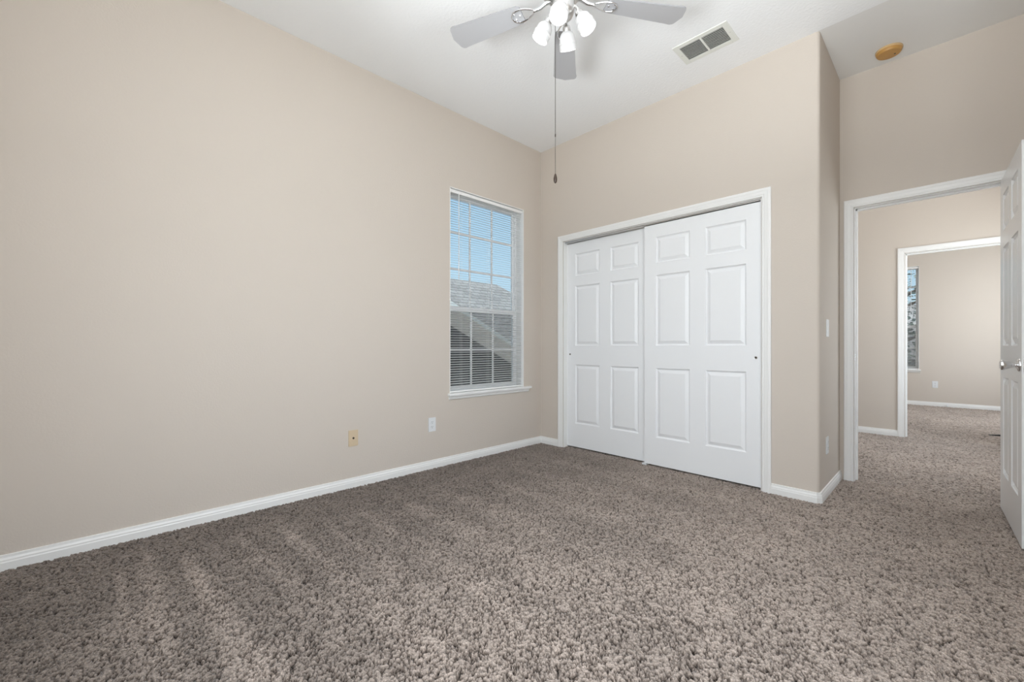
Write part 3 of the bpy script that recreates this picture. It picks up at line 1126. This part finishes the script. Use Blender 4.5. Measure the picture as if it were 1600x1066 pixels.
# pull chain
chx, chy = -0.010, -0.052
mb = MB()
zt, zj, zb = 2.665, 2.060, 1.868
n = int((zt - zj) / 0.0046)
mb.tube([(chx, chy, zt), (chx, chy, zj)], 0.0011, 6)
for k in range(n):
    z = zt - k * 0.0046
    mb.lathe([(0.0005, z), (0.0018, z - 0.0009), (0.0018, z - 0.0023), (0.0005, z - 0.0032)], 6, Matrix.Translation((chx, chy, 0)), cap=False)
ch = mb.build('pull_chain', M['pull'], fan, smooth=True)
MB().lathe([(0.0012, zj + 0.010), (0.0030, zj + 0.006), (0.0030, zj - 0.004), (0.0012, zj - 0.009)], 10, Matrix.Translation((chx, chy, 0))).build('connector', M['pull'], ch, smooth=True)
MB().tube([(chx, chy, zj), (chx, chy, zb)], 0.0011, 6).build('pull_cord', M['pull'], ch)
MB().lathe([(0.002, zb + 0.003), (0.0055, zb - 0.004), (0.0085, zb - 0.018), (0.0090, zb - 0.028), (0.0070, zb - 0.039), (0.002, zb - 0.045)], 18, Matrix.Translation((chx, chy, 0))).build('pull_knob', M['wood_pull'], ch, smooth=True, label='dark brown wooden pull')

# ------------------------------------------------------------------ outside: ground, neighbouring house, trees
mb = MB()
mb.box(-60, 40, -40, 60, -3.4, -3.2)
structure('ground', mb, M['lawn'], 'lawn outside around the houses', 'ground')

house = empty('neighbour_house', (0, 0, 0))
tag(house, 'neighbouring house with grey shingle roof and white gable fascia beyond the window', 'house')
XF, XW = -3.2, -4.1
t_ = (CX - XF) / 5.987


def on_plane(y3, z3, t):
    return (CY + (y3 - CY) * t, CZ + (z3 - CZ) * t)


ya, za = on_plane(1.187, 1.639, t_)
yb, zb_ = on_plane(2.593, 0.958, t_)
slope = (zb_ - za) / (yb - ya)
yap = ya - 2.6                      # apex of the gable, out of view to the left
zap = za + slope * (yap - ya)
yend = yb + 1.2
zend = za + slope * (yend - ya)
fh = 0.078
mb = MB()


def rake_board(mb, x0, x1, y0, z0, y1, z1, dz0, dz1):
    mb.rings([[(x0, y0, z0 + dz0), (x1, y0, z0 + dz0), (x1, y0, z0 + dz1), (x0, y0, z0 + dz1)],
              [(x0, y1, z1 + dz0), (x1, y1, z1 + dz0), (x1, y1, z1 + dz1), (x0, y1, z1 + dz1)]])


rake_board(mb, XF - 0.03, XF, yap, zap, yend, zend, 0.0, fh)
rake_board(mb, XF - 0.03, XF, 2 * yap - yend, zend, yap, zap, 0.0, fh)
mb.build('fascia', M['fascia'], house)
mb = MB()
rake_board(mb, XW, XF - 0.03, yap, zap, yend, zend, 0.0, 0.02)
rake_board(mb, XW, XF - 0.03, 2 * yap - yend, zend, yap, zap, 0.0, 0.02)
mb.build('soffit', M['soffit'], house)
mb = MB()
rake_board(mb, -8.5, XF - 0.005, yap, zap, yend, zend, fh, fh + 0.012)
rake_board(mb, -8.5, XF - 0.005, 2 * yap - yend, zend, yap, zap, fh, fh + 0.012)
mb.build('gable_roof', M['shingle'], house)
mb = MB()
poly = [(yap, zap + 0.02), (yend - 0.4, zend + 0.4 * abs(slope) + 0.02), (yend - 0.4, -3.2), (2 * yap - yend + 0.4, -3.2), (2 * yap - yend + 0.4, zend + 0.4 * abs(slope) + 0.02)]
mb.rings([[(XW, y, z) for y, z in poly], [(XW - 0.2, y, z) for y, z in poly]])
mb.build('gable_wall', M['stucco'], house)
# main roof: ridge along y at x = -9, slope facing the window, hip at its far end
XRG, ZRG = -9.0, 3.345
mb = MB()
e0 = (-5.0, 1.05)
yl, yr = -14.0, 7.5
v = [(e0[0], yl, e0[1] - 1.0), (e0[0], yr + 4.4, e0[1] - 1.0), (XRG, yr, ZRG), (XRG, yl, ZRG), (-13.0, yl, e0[1] - 1.0), (-13.0, yr + 4.4, e0[1] - 1.0)]
vv = [mb.bm.verts.new(q_) for q_ in v]
for f in ((0, 1, 2, 3), (3, 2, 5, 4), (1, 5, 2), (0, 3, 4), (0, 4, 5, 1)):
    mb.bm.faces.new([vv[k] for k in f])
mb.build('main_roof', M['shingle'], house)
mb = MB()
mb.box(-12.4, -5.6, yl + 0.5, yr + 3.8, -3.2, 0.04)
mb.build('house_wall', M['stucco'], house)


def tree(x, y, h, cr, label, seed, n=1500):
    rnd = random.Random(seed)
    root = empty('tree', (x, y, -3.2))
    tag(root, label, 'tree', 'trees outside the windows')
    mb = MB()
    mb.tube([(0, 0, 0), (0.05, 0.02, h * 0.35), (-0.04, 0.05, h * 0.62), (0, 0, h * 0.85)], [0.16, 0.12, 0.08, 0.03], 10)
    for k in range(7):
        a = rnd.random() * 6.28
        z = h * (0.4 + 0.06 * k)
        mb.tube([(0, 0, z), (cr * 0.35 * math.cos(a), cr * 0.35 * math.sin(a), z + h * 0.1), (cr * 0.7 * math.cos(a), cr * 0.7 * math.sin(a), z + h * 0.16)], [0.05, 0.035, 0.012], 6)
    mb.build('trunk', M['bark'], root, smooth=True)
    mb = MB()
    for k in range(n):
        while True:
            p = Vector((rnd.uniform(-1, 1), rnd.uniform(-1, 1), rnd.uniform(-1, 1)))
            if 0.25 < p.length < 1:
                break
        c = Vector((p.x * cr, p.y * cr, h * 0.68 + p.z * h * 0.34))
        s = rnd.uniform(0.04, 0.08)
        rot = Matrix.Rotation(rnd.random() * 6.28, 3, 'Z') @ Matrix.Rotation(rnd.random() * 3.14, 3, 'X')
        q = [c + rot @ Vector(d) for d in ((-s, 0, 0), (0, -s * 0.45, 0.01), (s, 0, 0), (0, s * 0.45, 0.01))]
        mb.bm.faces.new([mb.bm.verts.new(t) for t in q])
    f = mb.build('crown', M['leaf'], root)
    f['kind'] = 'stuff'
    return root


tree(-12.5, 15.4, 6.6, 1.6, 'tree top just showing past the end of the neighbouring roof', 3, 900)
tree(1.6, 10.6, 6.4, 2.2, 'pale leafy tree outside the far room window', 5, 4200)
h2 = empty('neighbour_house', (0, 0, 0))
tag(h2, 'grey shingled house under the tree outside the far room window', 'house')
mb = MB()
v = [(-6, 14.5, 0.6), (9, 14.5, 0.6), (9, 19.0, 2.6), (-6, 19.0, 2.6), (-6, 23.5, 0.6), (9, 23.5, 0.6)]
vv = [mb.bm.verts.new(q_) for q_ in v]
for f in ((0, 1, 2, 3), (3, 2, 5, 4), (1, 5, 2), (0, 3, 4), (0, 4, 5, 1)):
    mb.bm.faces.new([vv[k] for k in f])
mb.build('main_roof', M['shingle'], h2)
mb = MB()
mb.box(-5.5, 8.5, 15.0, 23.0, -3.2, 0.59)
mb.build('house_wall', M['stucco'], h2)
